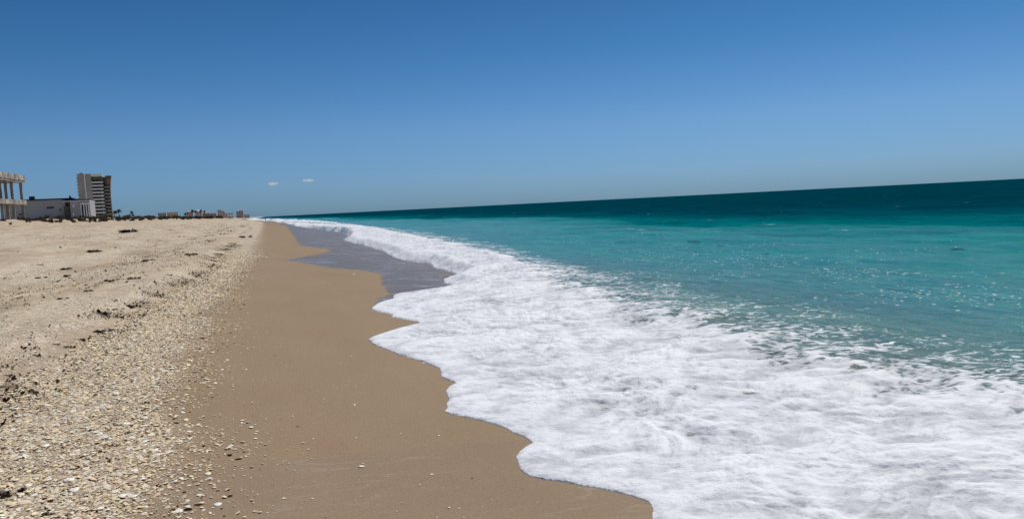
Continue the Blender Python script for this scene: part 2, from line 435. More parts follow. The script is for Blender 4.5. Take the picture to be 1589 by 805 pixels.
fleck = np.exp(-((uu-9.3-.25*(V-9)+.5*perlin(V*.3, V*0, 111))/1.7)**2)*np.clip(.25+1.7*fbm(U*.5, V*.5, 4, 112), 0, 1)*sstep(30, 14, rr)
fleck += .55*np.exp(-((uu-11.5)/4.0)**2)*np.clip(.1+1.5*fbm(U*.45, V*.3, 3, 113), 0, 1)*sstep(50, 25, rr)
fattr(me, 'fleck', np.clip(fleck, 0, 1)[sel])
cu = uu + np.clip(rr/60, .15, 1.3)*(5*fbm(U*.05, V*.03, 3, 121) + 2.2*fbm(U*.35, V*.12, 4, 122))
fattr(me, 'off', cu[sel])
g = G('sea'); p = g.pos()
warp = g.noise(p, 1.4, 3, .6, col=True)
pw = g.n('ShaderNodeVectorMath', operation='MULTIPLY_ADD'); g.put(pw.inputs[0], warp); pw.inputs[1].default_value = (.55, .55, 0); g.put(pw.inputs[2], p); pw = pw.outputs[0]
off_ = g.rng_(g.attr('off'), 3, 63, 0, 1, False)
body = g.ramp(off_, [(0, (.25, .235, .18)), (.05, (.13, .245, .225)), (.09, (.06, .265, .27)), (.15, (.022, .27, .265)), (.25, (.006, .265, .255)),
                     (.36, (.002, .21, .225)), (.41, (.001, .165, .195)), (.50, (.0005, .095, .13)), (.64, (.0003, .064, .098)), (1, (.0002, .054, .082))])
body = g.mix(g.rng_(g.noise(g.scale(p, (1, .5, 1)), .35, 4, .6), .35, .7), body, g.mix(1, body, (1.25, 1.18, 1.05), 'MULTIPLY'))
body = g.mix(g.rng_(g.noise(g.scale(p, (1.6, .6, 1), .3), .9, 4, .65), .35, .65, 0, .6), body, g.mix(1, body, (.60, .74, .82), 'MULTIPLY'))
body = g.mix(g.math('MULTIPLY', g.rng_(g.noise(g.scale(p, (1.0, .5, 1), .15), .22, 9, .78), .40, .62), g.rng_(g.attr('off'), 10, 30, .25, .75)), body, g.mix(1, body, (.5, .62, .68), 'MULTIPLY'))
body = g.mix(g.rng_(g.noise(g.scale(p, (1.0, .45, 1), .2), 2.4, 6, .75), .38, .62, .0, .55), body, g.mix(1, body, (.6, .72, .78), 'MULTIPLY'))
rip = g.math('ADD', g.math('MULTIPLY', g.noise(g.scale(p, (1.5, .75, 1), .15), 1.8, 5, .65, .3), 1.0), g.math('MULTIPLY', g.noise(g.scale(p, (1.4, .8, 1)), 9, 4, .6), .16))
wn = g.bump(rip, .30, .75)
water = g.bsdf(body, g.rng_(g.attr('off'), 8, 40, .10, .30), wn, g.rng_(g.attr('off'), 3, 26, .11, .0), 1.33)
fm = g.attr('foam')
# stringy cells of froth, drawn out along the run of the water
psn = g.n('ShaderNodeVectorMath', operation='MULTIPLY_ADD'); g.put(psn.inputs[0], warp); psn.inputs[1].default_value = (.12, .12, 0); g.put(psn.inputs[2], p); ps_ = psn.outputs[0]
dA = g.n('ShaderNodeVectorMath', operation='DOT_PRODUCT'); g.put(dA.inputs[0], ps_); dA.inputs[1].default_value = (.93, -.36, 0)
dB = g.n('ShaderNodeVectorMath', operation='DOT_PRODUCT'); g.put(dB.inputs[0], ps_); dB.inputs[1].default_value = (.36, .93, 0)
cb = g.n('ShaderNodeCombineXYZ'); g.put(cb.inputs[0], g.math('MULTIPLY', dA.outputs['Value'], .9)); g.put(cb.inputs[1], g.math('MULTIPLY', dB.outputs['Value'], 1.1)); pf = cb.outputs[0]
fine_ = g.noise(g.scale(ps_, (.8, 1.6, 1), .38), 11, 6, .7)
st1 = g.noise(pf, 4.5, 6, .62); st2 = g.noise(pf, 24, 5, .7)
bub = g.math('SUBTRACT', 1, g.voro(pf, 13, 'SMOOTH_F1').outputs['Distance'])
n1 = g.noise(ps_, 2.6, 8, .66)
n2 = g.noise(ps_, 9, 6, .65)
ve = g.voro(pw, 5.5, 'DISTANCE_TO_EDGE').outputs['Distance']
web = g.rng_(ve, 0, .22, .10, -.03)
cov = g.math('ADD', g.math('ADD', g.math('MULTIPLY', n1, .60), g.math('MULTIPLY', n2, .50)), web)
fil = g.noise(g.scale(pw, (.9, 2.2, 1), .35), 3.0, 6, .62, .6)
fil = g.rng_(g.math('ABSOLUTE', g.math('SUBTRACT', fil, .5)), 0, .10, .22, -.06)
cov = g.math('ADD', cov, g.math('MULTIPLY', g.math('SUBTRACT', fine_, .5), g.rng_(fm, .6, .3, 0, .9)))
cov = g.math('ADD', cov, g.math('MULTIPLY', fil, g.rng_(fm, .6, .25, .25, 1)))
cov = g.math('ADD', cov, g.math('MULTIPLY', g.math('SUBTRACT', fm, .5), 1.35))
cov = g.math('ADD', cov, g.math('MULTIPLY', g.math('SUBTRACT', g.attr('ridge'), .5), .20))
mask = g.rng_(cov, .46, .66)
lac = g.math('MULTIPLY', g.rng_(fm, .02, .30), 1)
mask = g.math('MULTIPLY', mask, lac)
# loose flecks drifting further out
vf = g.voro(g.scale(pw, (1, .8, 1)), 13)
sp = g.n('ShaderNodeSeparateColor'); g.put(sp.inputs[0], vf.outputs['Color'])
fle = g.math('MULTIPLY', g.math('LESS_THAN', vf.outputs['Distance'], g.math('MULTIPLY', sp.outputs[1], .34)), g.math('LESS_THAN', sp.outputs[0], g.math('MULTIPLY', g.attr('fleck'), 1.0)))
# scattered far whitecaps
cap = g.math('MULTIPLY', g.rng_(g.noise(g.scale(p, (1.2, .35, 1)), .55, 6, .72), .67, .69), g.rng_(g.attr('off'), 14, 25))
mask = g.math('MAXIMUM', g.math('MAXIMUM', mask, fle), g.math('MULTIPLY', cap, .8))
thin = g.rng_(g.math('ADD', g.math('ADD', g.math('MULTIPLY', cov, .30), g.math('MULTIPLY', g.math('SUBTRACT', g.attr('ridge'), .5), .20)), g.math('ADD', g.math('MULTIPLY', st1, .85), g.math('MULTIPLY', st2, .22))), .55, .92)
fcol = g.mix(thin, (.50, .515, .55), (.83, .84, .87))
fb = g.math('ADD', g.math('MULTIPLY', st1, 1.1), g.math('ADD', g.math('MULTIPLY', st2, .26), g.math('MULTIPLY', bub, .30)))
fn = g.bump(fb, .032, 1)
fo = g.n('ShaderNodeBsdfPrincipled'); g.put(fo.inputs['Base Color'], fcol); fo.inputs['Roughness'].default_value = .6
g.put(fo.inputs['Normal'], fn); fo.inputs['Specular IOR Level'].default_value = .35
ms = g.n('ShaderNodeMixShader'); g.put(ms.inputs[0], mask); g.put(ms.inputs[1], water); g.put(ms.inputs[2], fo.outputs[0])
sea_mat = g.done(ms.outputs[0])
tag(link('sea', me, sea_mat), 'turquoise sea with white foam washing up the sand', None, None, 'structure')

# ------------------------------------------------------------------ shells
def shell_color(n):
    base = np.array([(.92, .80, .58), (.90, .74, .48), (.74, .57, .39), (.78, .58, .45), (.46, .32, .20), (.93, .90, .80), (.20, .14, .10), (.66, .60, .50)])
    pr = [.29, .26, .14, .07, .06, .12, .02, .04]
    c = base[rng.choice(8, n, p=pr)]
    return np.clip(c*rng.uniform(.78, 1.1, (n, 1)), 0, .94)
def grit(name, pts, size, colors, flat=.22, tilt=.35, k=6, lift=.15):
    n = len(pts); rot = rng.uniform(0, 2*np.pi, n); el = rng.uniform(.55, 1.0, n)
    ang = np.linspace(0, 2*np.pi, k, endpoint=False)[None] + rng.uniform(-.25, .25, (n, k))
    rad = size[:, None]*rng.uniform(.75, 1.1, (n, k))
    x = rad*np.cos(ang); y = rad*np.sin(ang)*el[:, None]; z = np.zeros_like(x)
    x = np.c_[x, np.zeros(n)]; y = np.c_[y, np.zeros(n)]; z = np.c_[z, size*flat*rng.uniform(.4, 1.6, n)]
    tx = rng.normal(0, tilt, n)[:, None]; ty = rng.normal(0, tilt, n)[:, None]
    z = z + x*tx + y*ty
    c, s_ = np.cos(rot)[:, None], np.sin(rot)[:, None]
    X = c*x - s_*y + pts[:, :1]; Y = s_*x + c*y + pts[:, 1:2]
    Zz = z + (height(pts[:, 0], pts[:, 1]) + size*lift + .003)[:, None]
    Vv = np.stack([X, Y, Zz], -1).reshape(-1, 3)
    b = np.arange(n)[:, None, None]*(k+1); j = np.arange(k)
    tri = np.stack([j, (j+1) % k, np.full(k, k)], -1)[None] + b
    me = mesh_np(name, Vv, tri.reshape(-1, 3), smooth=False)
    cattr(me, 'tint', np.repeat(colors, k+1, axis=0))
    return me
def bank_right(v): return np.interp(v, [-5, 3, 4.5, 6, 8, 13, 20, 32, 60, 120], [-.55, -.62, -.72, -.88, -1.05, -1.12, -1.0, -.75, -.6, -.5]) + .22*perlin(v*.7, v*0, 31)
def sample_bank(n, vmax, edge_soft=.28, extra=0):
    v = 1.2 + (vmax-1.2)*rng.random(n)**1.5
    sc = scarp(v); br = bank_right(v)
    f = rng.random(n); u = sc + .08 + (br - sc - .05)*f
    tail = rng.random(n) < .10 + extra
    u = np.where(tail, br + np.abs(rng.normal(0, edge_soft, n)), u)
    keepn = (fbm(u*1.3, v*1.0, 3, 43) > -.45) | (rng.random(n) < .4)
    return np.c_[u, v][keepn]
pts = sample_bank(120000, 34)
sz = np.exp(rng.normal(math.log(.0086), .48, len(pts))).clip(.003, .030)*np.clip(.85+pts[:, 1]*.02, .8, 1.3)
me = grit('shells', pts, sz, shell_color(len(pts)), tilt=.24)
g = G('shell_grit'); c = g.attr('tint', True); n = g.noise(g.pos(), 300, 3)
shell_mat = g.done(g.bsdf(g.mix(g.rng_(n, .3, .7, 0, .35), c, g.mix(1, c, (.6, .55, .5), 'MULTIPLY')), .8, None, .04))
tag(link('shell_fragments', me, shell_mat), 'thick bank of broken cream and tan shells on the sand', 'shells', None, 'stuff')
# looser scatter: upper beach and wet sand
n = 90000
v = 2 + 40*rng.random(n)**1.3; u = scarp(v) - np.abs(rng.normal(0, 4.5, n))
m = rng.random(n) < np.clip(.14 + 1.2*fbm(u*.55, v*.16, 4, 41), .04, 1)
p1 = np.c_[u, v][m]
n = 4200
v = 1.5 + 30*rng.random(n)**1.2; u = bank_right(v) + rng.exponential(.55, n)
ok = u < np.interp(v, EV, EU) - .15
ok &= ~((v > 12) & (u > 1.2))
p2 = np.c_[u, v][ok]
pp = np.vstack([p1, p2])
sz = np.exp(rng.normal(math.log(.0085), .45, len(pp))).clip(.002, .026); sz[len(p1):] *= .48
me = grit('shells', pp, sz, shell_color(len(pp)), tilt=.2)
tag(link('scattered_shell_fragments', me, shell_mat), 'loose chips of shell scattered over dry and damp sand', 'shells', None, 'stuff')

# dark litter along the scarp
n = 16000
v = 2 + 42*rng.random(n)**1.2; u = scarp(v) + rng.normal(.05, .22, n)
m = fbm(u*1.5, v*.7, 4, 51) + rng.random(n)*.5 > .2
far_ = np.c_[scarp(v) - 2.2 + rng.normal(0, .5, n), v][rng.random(n) < .25]
pp = np.vstack([np.c_[u, v][m], far_])
sz = np.exp(rng.normal(math.log(.008), .5, len(pp))).clip(.003, .03)
cols = np.tile(np.array([[.055, .038, .026]]), (len(pp), 1))*rng.uniform(.5, 1.9, (len(pp), 1))
me = grit('weed', pp, sz, cols, flat=.5, tilt=.6, k=5, lift=.5)
tag(link('seaweed_litter', me, shell_mat), 'dark crumbs of dried seaweed strewn along the tide line', 'seaweed', None, 'stuff')

# older tide lines further up the beach: dark crumbs and bleached shells in broken rows
n = 26000
v = 5 + 125*rng.random(n)**1.25; row = rng.choice([-1.3, -2.5, -4.2, -6.6, -10, -14.5, -19], n, p=[.24, .2, .18, .15, .11, .07, .05])
s_off = row + rng.normal(0, .16, n)*np.abs(row)**.5 + .5*perlin(v*.12, row, 57)
u = scarp(v) + s_off + shift(v)
m = fbm(v*.22, row*3.1, 4, 58) + .25*rng.random(n) > .22
pp = np.c_[u, v][m]
sz = np.exp(rng.normal(math.log(.014), .55, len(pp))).clip(.004, .07)*np.clip(.6+pp[:, 1]*.018, .6, 1.7)
isdark = rng.random(len(pp)) < .42
cols = np.where(isdark[:, None], np.array([[.05, .036, .026]])*rng.uniform(.6, 2.2, (len(pp), 1)), shell_color(len(pp)))
me = grit('tide_line', pp, sz, cols, flat=.35, tilt=.25, k=6, lift=.3)
tag(link('tide_line_litter', me, shell_mat), 'broken rows of weed crumbs and bleached shells up the dry beach', 'tide litter', None, 'stuff')

# individual shells ---------------------------------------------------------
def clam(name, seed, elong=.82):
    rg = random.Random(seed); bm = bmesh.new(); NA, NR = 22, 6; rows = []
    for dz in (0, -.05):
        rws = []
        for i in range(NR+1):
            r = i/NR; ring = []
            for k in range(NA):
                a = 2*math.pi*k/NA
                rib = 1 + .035*math.cos(a*11)*r
                rad = r*rib*(1 + .08*math.sin(a*3+seed))
                x = rad*math.cos(a); y = rad*math.sin(a)*elong + .28*r*(1-r)*0
                y = y + .10*(1-abs(math.cos(a)))*r*(1 if math.sin(a) < 0 else 0)*-1
                z = .27*(1-r**2.1)*(1+.15*math.sin(a)) + dz + .012*math.cos(r*26)
                # the hinge sits towards one side
                ring.append(bm.verts.new((x, y + .25*(1-r), z)))
            rws.append(ring)
        rows.append(rws)
    for s_, rws in enumerate(rows):
        for i in range(NR):
            for k in range(NA):
                a, b = rws[i][k], rws[i][(k+1) % NA]; c, d_ = rws[i+1][(k+1) % NA], rws[i+1][k]
                f = (a, d_, c, b) if s_ == 0 else (a, b, c, d_)
                try: bm.faces.new(f)
                except Exception: pass
    for k in range(NA):
        bm.faces.new((rows[0][NR][k], rows[1][NR][k], rows[1][NR][(k+1) % NA], rows[0][NR][(k+1) % NA]))
    bmesh.ops.remove_doubles(bm, verts=bm.verts, dist=1e-4); bmesh.ops.recalc_face_normals(bm, faces=bm.faces)
    me = bpy.data.meshes.new(name); bm.to_mesh(me); bm.free()
    for pl in me.polygons: pl.use_smooth = True
    return me
def shmat(name, a, b):
    g = G(name); o = g.obj(); l = g.n('ShaderNodeVectorMath', operation='LENGTH'); g.put(l.inputs[0], o)
    wv = g.math('SINE', g.math('MULTIPLY', l.outputs['Value'], 19))
    c = g.mix(g.rng_(g.math('ADD', wv, g.noise(o, 3, 3)), -.4, 1.4), a, b)
    return g.done(g.bsdf(c, .6, g.bump(g.noise(o, 9, 4), .0004), .2))
SM = [shmat('white_shell', (.84, .79, .70), (.94, .92, .87)), shmat('cream_shell', (.76, .63, .47), (.90, .82, .68)),
      shmat('tan_shell', (.40, .27, .17), (.68, .52, .36)), shmat('pink_shell', (.62, .38, .30), (.82, .64, .54)), shmat('brown_shell', (.16, .11, .08), (.34, .25, .18))]
protos = {}
for mi, m in enumerate(SM):
    for sd in range(2):
        me = clam('shell', mi*2+sd, .78+.1*sd); me.materials.append(m); protos[(mi, sd)] = me
CN = ['white', 'cream', 'tan', 'pinkish', 'dark brown']
def put_shell(u, v, size, mi, label, group, sink=.25):
    o = bpy.data.objects.new('shell', protos[(mi, random.randrange(2))]); COL.objects.link(o)
    o.location = (u, v, float(height(u, v)) + size*.05 + .002)
    o.scale = (size, size, size*random.uniform(.8, 1.15))
    o.rotation_euler = (random.gauss(0, .12), random.gauss(0, .12), random.uniform(0, 6.28))
    return tag(o, label, 'shell', group)
SPOT = [  # photograph x, y, half width in px, colour, label
 (277, 793, 6.8, 0, 'largest white domed shell, lying alone on the smooth sand at the bottom edge'),
 (338, 782.5, 5.5, 0, 'white humped shell on smooth sand, right of the largest white one'),
 (192, 769.5, 7.2, 0, 'broad flat white shell, left of the touching pair at the edge of the shell bank'),
 (207.5, 770.5, 5.6, 0, 'rounder white shell, right of the touching pair at the edge of the shell bank'),
 (561, 723.5, 4.6, 1, 'cream shell standing alone in the middle of the wet sand, nearest the foam'),
 (224, 797, 4.6, 0, 'small flat white shell at the bottom edge, left of the largest domed one'),
 (312, 780.5, 4.4, 1, 'flat cream shell just left of the humped one near the bottom edge'),
 (291.6, 776, 2.8, 1, 'tiny cream shell left of the flat one near the bottom edge'),
 (322.4, 735, 5.0, 1, 'upper shell of the stacked looking pair right of the shell bank'),
 (323.5, 743, 4.6, 0, 'lower shell of the stacked looking pair right of the shell bank'),
 (312.6, 747, 2.2, 0, 'tiny white shell just left of the stacked looking pair'),
 (271, 746.6, 4.2, 0, 'oval white shell halfway between shell bank and stacked looking pair'),
 (262, 756.5, 4.2, 1, 'cream oval shell just below the white oval one'),
 (255, 773.3, 3.0, 1, 'small flat cream shell right of the touching pair'),
 (358, 692, 4.2, 1, 'cream shell with a dark shadow under it, alone on the damp sand'),
 (182, 748, 7.0, 3, 'large pinkish shell at the outer edge of the shell bank'),
 (177, 763, 6.2, 1, 'big ribbed cream shell just left of the touching white pair'),
 (208, 730.5, 6.0, 0, 'bright white curled shell on the rim of the bank, middle left'),
 (228, 683.5, 4.6, 0, 'flat white shell farthest right of the small group beyond the bank rim'),
 (204.5, 679.5, 5.0, 0, 'long thin white shell on the rim of the shell bank'),
 (222, 690, 5.2, 0, 'pale flat shell below the right end of the small group on the rim'),
 (196, 657.5, 5.6, 0, 'chunky white shell sitting high on the bank rim'),
 (243.5, 690, 4.0, 1, 'cream shell lying apart, right of the small group'),
 (276.5, 676, 2.4, 1, 'uppermost of three little shells in a row on damp sand'),
 (283.5, 680.6, 3.2, 1, 'middle of three little shells in a row on damp sand'),
 (294, 681, 3.8, 0, 'rightmost of three little shells in a row on damp sand'),
 (149, 671, 5.4, 0, 'white shell lying deep inside the bank, above its widest part'),
 (135, 742, 6.4, 1, 'large cream rounded shell inside the bank near the bottom left'),
 (107, 745, 7.2, 0, 'large bleached shell half buried in the bank at the bottom left'),
 (115, 760, 7.4, 0, 'biggest greyish white shell in the bank, left of the pinkish one'),
 (132, 728, 5.6, 1, 'cream shell in the bank, right above the large rounded one'),
 (119, 699.5, 5.0, 0, 'small white shell shining in the middle of the bank'),
 (155.5, 789, 5.4, 0, 'white shell near the bottom edge inside the bank'),
 (382, 573, 2.0, 0, 'single white speck of shell on damp sand well above the others'),
 (550, 628, 2.0, 0, 'little white shell on wet sand left of the foam tips'),
 (657, 563, 2.4, 0, 'small bright shell close to the second foam tip'),
 (681, 676, 2.4, 1, 'tiny shell on wet sand just left of the big foam lobe'),
 (670, 736, 2.6, 0, 'white chip at the foot of the wet sand, left of the rounded foam lobe'),
 (440, 773, 2.0, 1, 'lone tiny shell near the bottom, between domed shell and foam'),
 (549, 425, 1.8, 0, 'white shell speck on the sand by the dark wet film'),
 (347, 533, 2.2, 4, 'dark little shell on damp sand, left one of two'),
 (377, 533.5, 2.0, 4, 'dark little shell on damp sand, right one of two'),
 (462, 661, 2.6, 4, 'small dark shell in the middle of the smooth damp sand'),
 (290, 612, 3.2, 1, 'cream shell on damp sand just off the upper bank'),
 (478, 697, 2.0, 1, 'tiny tan shell on smooth sand right of the dark shadowed one'),
 (733, 741, 2.2, 4, 'dark chip in the wet sand near the rounded foam lobe'),
]
for x, y, hw, mi, lb in SPOT:
    q_ = to_ground(x, y); dist = math.hypot(q_[0]*math.sin(YAW)+q_[1]*math.cos(YAW), 0)
    put_shell(q_[0], q_[1], hw*dist/F*1.15, mi, lb, None)
k = 0
while k < 250:
    r_ = random.random()
    v = 2.2 + 5.5*random.random()**1.4
    br = float(bank_right(np.array(v))); sc = float(scarp(np.array(v)))
    if k < 150:
        u = random.uniform(sc+.15, br-.02); mi = random.choices(range(5), [.4, .3, .16, .1, .04])[0]; sz = random.uniform(.014, .030)
        lb, gr = ('%s shell among the crowded fragments of the near shell bank' % CN[mi], '%s shells in the near bank' % CN[mi])
    elif k < 215:
        u = br + abs(random.gauss(0, .16)); mi = random.choices(range(5), [.5, .36, .08, .06, .0])[0]; sz = random.uniform(.008, .018)
        lb, gr = ('%s shell loose along the ragged outer rim of the shell bank' % CN[mi], '%s shells along the bank rim' % CN[mi])
    else:
        v = 2.6 + 9*random.random(); br = float(bank_right(np.array(v)))
        u = br + .35 + random.expovariate(1.6); mi = random.choices(range(3), [.5, .35, .15])[0]; sz = random.uniform(.005, .009)
        if u > float(np.interp(v, EV, EU)) - .15: continue
        lb, gr = ('tiny %s shell sprinkled on the smooth damp sand' % CN[mi], 'tiny %s shells on damp sand' % CN[mi])
    put_shell(u, v, sz, mi, lb, gr); k += 1

# ------------------------------------------------------------------ seaweed
def ribbons(name, n, rad, hgt, wid, seed, mat):
    rg = random.Random(seed); bm = bmesh.new()
    cs = [(0, 0, .55)] + [(rg.uniform(-1.5, 1.5), rg.uniform(-.7, .7), rg.uniform(.12, .4)) for _ in range(6)]
    for _ in range(n):
        cx_, cy_, cr_ = rg.choice(cs)
        a = rg.uniform(0, 6.28); r0 = rad*rg.random()**.7*cr_
        x, y = cx_+r0*math.cos(a)*1.5, cy_+r0*math.sin(a)*.9; z = hgt*(1-(r0/rad)**2)*rg.random()
        d_ = rg.uniform(0, 6.28); L = rad*rg.uniform(.15, .5); pv = None; m = 5
        for i in range(m):
            t_ = i/(m-1); ww = wid*(1-.7*t_)*rg.uniform(.7, 1.3)
            nx, ny = -math.sin(d_), math.cos(d_)
            tw = rg.uniform(-1, 1)
            a1 = bm.verts.new((x+nx*ww, y+ny*ww, max(.001, z+tw*ww))); b1 = bm.verts.new((x-nx*ww, y-ny*ww, max(.001, z-tw*ww)))
            if pv: bm.faces.new((pv[0], pv[1], b1, a1))
            pv = (a1, b1); d_ += rg.uniform(-.7, .7)
            x += math.cos(d_)*L/m; y += math.sin(d_)*L/m; z = max(0, z + rg.uniform(-.5, .4)*hgt*.5)
    me = bpy.data.meshes.new(name); bm.to_mesh(me); bm.free(); me.materials.append(mat); return me
weed_mat = plain('dried_seaweed', (.022, .015, .010), .9, .3, 20, 0, .1)
weeds = [ribbons('seaweed', 330, 1, .40, .045, s_, weed_mat) for s_ in range(4)]
WEED = [(207.6, 433, 9, 'rounded dark seaweed clump on the upper sand, end of a long dark streak'), (170, 437, 9, 'thin dark seaweed streak left of the rounded upper clump'),
 (184, 434, 5, 'tiny seaweed scrap between streak and rounded clump'), (233, 404, 7, 'flat seaweed scrap high on the dry beach, right one of two'), (223, 406, 5, 'flat seaweed scrap high on the dry beach, left one of two'),
 (205, 477, 11, 'biggest black seaweed heap at the right end of the tide line'), (178, 481, 8, 'black seaweed scrap just left of the biggest heap'), (158, 488, 12, 'long flat black seaweed clump on the tide line below the biggest heap'),
 (152, 516, 9, 'bushy black seaweed clump lying on the shell bank'), (172, 513, 5, 'small scrap of seaweed right of the bushy clump'), (127, 528, 8, 'matted seaweed clump below and left of the bushy one'), (108, 539, 6, 'small seaweed clump near the middle of the lower tide line'),
 (87, 535, 6, 'small seaweed clump where the tide line meets bare sand'), (57, 552, 6, 'round black seaweed tuft on the lower left tide line'), (93, 464, 6, 'pale edged weed scrap on the dry sand above the tide line'),
 (41, 472, 3, 'single dark weed dot on the dry sand at the left'), (101, 418, 8, 'upper of two weed scraps on the far dry sand'), (104, 429, 6, 'lower of two weed scraps on the far dry sand'), (59, 432, 6, 'weed scrap on dry sand near the left edge'),
 (147, 391, 9, 'thin dark weed line far up the beach'), (296, 396, 9, 'thin weed line beside the pale shells far along the beach'), (347, 400, 3, 'dark dot of weed on the pale distant shells'),
 (375, 369, 9, 'farthest weed streak on the pale beach'), (328, 375, 4, 'small far weed scrap left of the farthest streak'), (195, 361, 12, 'long weed streak below the dunes'), (64, 411, 4, 'tiny weed scrap on pale sand at the left'),
 (188, 493, 6, 'flat weed strip just below the long clump'), (284, 440, 4, 'small weed scrap among shells right of the tide line'), (137, 452, 6, 'weed strip above the tide line on bare sand'),
 (264, 427, 4, 'weed crumb on shells right of the upper clump'), (6, 768, 15, 'large black seaweed lump at the bottom left corner'), (56, 732, 5, 'dark weed bit on the shell bank at the bottom left'), (73, 683, 4, 'dark weed bit in the middle of the shell bank'), (14, 583, 7, 'dark weed strip at the left edge above the shell bank')]
for i, (x, y, hw, lb) in enumerate(WEED):
    q_ = to_ground(x, y); D = q_[0]*math.sin(YAW)+q_[1]*math.cos(YAW); sc = hw*D/F/1.15
    o = bpy.data.objects.new('seaweed', weeds[i % 4]); COL.objects.link(o)
    o.location = (q_[0], q_[1], float(height(*q_))+.002); o.scale = (sc, sc*random.uniform(.8, 2.2), sc*random.uniform(.6, 1)); o.rotation_euler.z = -YAW + random.uniform(-.3, .5)
    tag(o, lb, 'seaweed')
for i, (x, y, hw, lb) in enumerate([(1060, 369.5, 5, 'darkest drifting weed patch on the turquoise water'), (1078, 376.5, 7, 'drifting weed patch just below the darkest one'), (1188, 396.5, 4, 'small weed patch floating in the middle of the sea'),
        (1121, 383, 4, 'faint weed patch floating right of the darkest one'), (1487, 389.5, 7, 'long weed patch floating at the far right'), (772, 348.5, 3, 'weed patch floating far off near the deep water')]):
    d_ = camdir((x-794.5)/F, 1, (402.5-y)/F); t_ = EYE/-d_.z; D = t_; sc = hw*D/F/1.15
    o = bpy.data.objects.new('floating_seaweed', weeds[i % 4]); COL.objects.link(o)
    o.location = (d_.x*t_, d_.y*t_, .03); o.scale = (sc, sc*2.2, sc*.5); o.rotation_euler.z = -YAW
    tag(o, lb, 'seaweed')

# ------------------------------------------------------------------ building kit
def boxes(name, bs, mat, parent):
    bm = bmesh.new()
    for x0, x1, y0, y1, z0, z1 in bs:
        vs = [bm.verts.new(c) for c in ((x0, y0, z0), (x1, y0, z0), (x1, y1, z0), (x0, y1, z0), (x0, y0, z1), (x1, y0, z1), (x1, y1, z1), (x0, y1, z1))]
        for f in ((3, 2, 1, 0), (4, 5, 6, 7), (0, 1, 5, 4), (1, 2, 6, 5), (2, 3, 7, 6), (3, 0, 4, 7)): bm.faces.new([vs[i] for i in f])
    me = bpy.data.meshes.new(name); bm.to_mesh(me); bm.free()
    return link(name, me, mat, parent)
concrete = plain('concrete', (.40, .37, .33), .9, .2, .6, .01)
rawcon = plain('weathered_concrete', (.40, .365, .315), .9, .3, 1.2, .01)
colm = plain('shuttered_concrete', (.33, .32, .31), .9, .15, .6)
greyw = plain('grey_render', (.42, .415, .42), .85, .05, .3)
greyw2 = plain('tower_grey', (.46, .44, .40), .85, .08, .1)
whitep = plain('white_paint', (.88, .87, .85), .6, .04, .5)
navy = plain('navy_trim', (.012, .014, .10), .5, .1, 1)
darkg = plain('dark_glass', (.02, .025, .032), .15, .2, .4, 0, .6)
brown = plain('brown_wall', (.20, .15, .10), .85, .2, .3)
olive = plain('olive_panel', (.17, .15, .085), .85, .25, .5)
metal = plain('dark_metal', (.05, .05, .06), .5, .1, 1)
terr = plain('terracotta_wall', (.33, .19, .13), .85, .12, .2)
tanw = plain('tan_wall', (.42, .34, .25), .85, .12, .2)
curtain = plain('brown_panel', (.13, .105, .085), .8, .15, 1)

# concrete frame building at the left edge; local y runs along the shore, x = 0 is the seaward face
b = at_depth(41, 347, 124); base_u, base_v, zb = b.x, b.y, b.z - .6
root = empty('unfinished_building', (base_u, base_v, zb))
tag(root, 'unfinished two storey concrete frame building with open bays beside the beach', 'building')
cols = [-4.9*i for i in range(0)] 
ys = [-.35, -5.2, -8.1, -10.7, -14.2, -18.5, -23, -28]
SC = 8.3
boxes('ground_slab', [(-11, .3, -29, 0, -.6, .25)], concrete, root)
boxes('floor_slab', [(-11, .35, -29, .1, 3.75, 4.5)], rawcon, root)
boxes('roof_slab', [(-11, .35, -29, .1, 7.4, 7.7)], concrete, root)
boxes('parapet', [(-.05, .45, -29, .2, 7.7, 8.6), (-11, -10.6, -29, .2, 7.7, 8.6), (-10.6, -.05, -.15, .2, 7.7, 8.6)], rawcon, root)
for yy in ys:
    boxes('column', [(-.40, 0, yy-.1, yy+.12, .25, 3.75), (-.40, 0, yy-.1, yy+.12, 4.5, 7.4)], colm, root)
for yy in (ys[0], ys[3], ys[5], ys[7]):
    boxes('column', [(-10.6, -10.25, yy-.3, yy+.1, .25, 3.75), (-10.6, -10.25, yy-.3, yy+.1, 4.5, 7.4)], colm, root)
boxes('inner_wall', [(-10, -1.2, -13.2, -13.0, .25, 3.75), (-10, -1.2, -13.2, -13.0, 4.5, 7.4), (-10, -9.7, -28.5, -13.2, .25, 3.75), (-10, -9.7, -28.5, -13.2, 4.5, 7.4)], curtain, root)

def px_x(px, D, at=(794.5)): return (px-at)/F*D
# grey house: local frame facing the camera; x along the picture, units from pixels at its depth
def face_root(name, px, py, D, yaw_extra=0.0):
    b = at_depth(px, py, D); r = empty(name, (b.x, b.y, b.z)); r.rotation_euler.z = -YAW*0 + yaw_extra
    return r, D/F
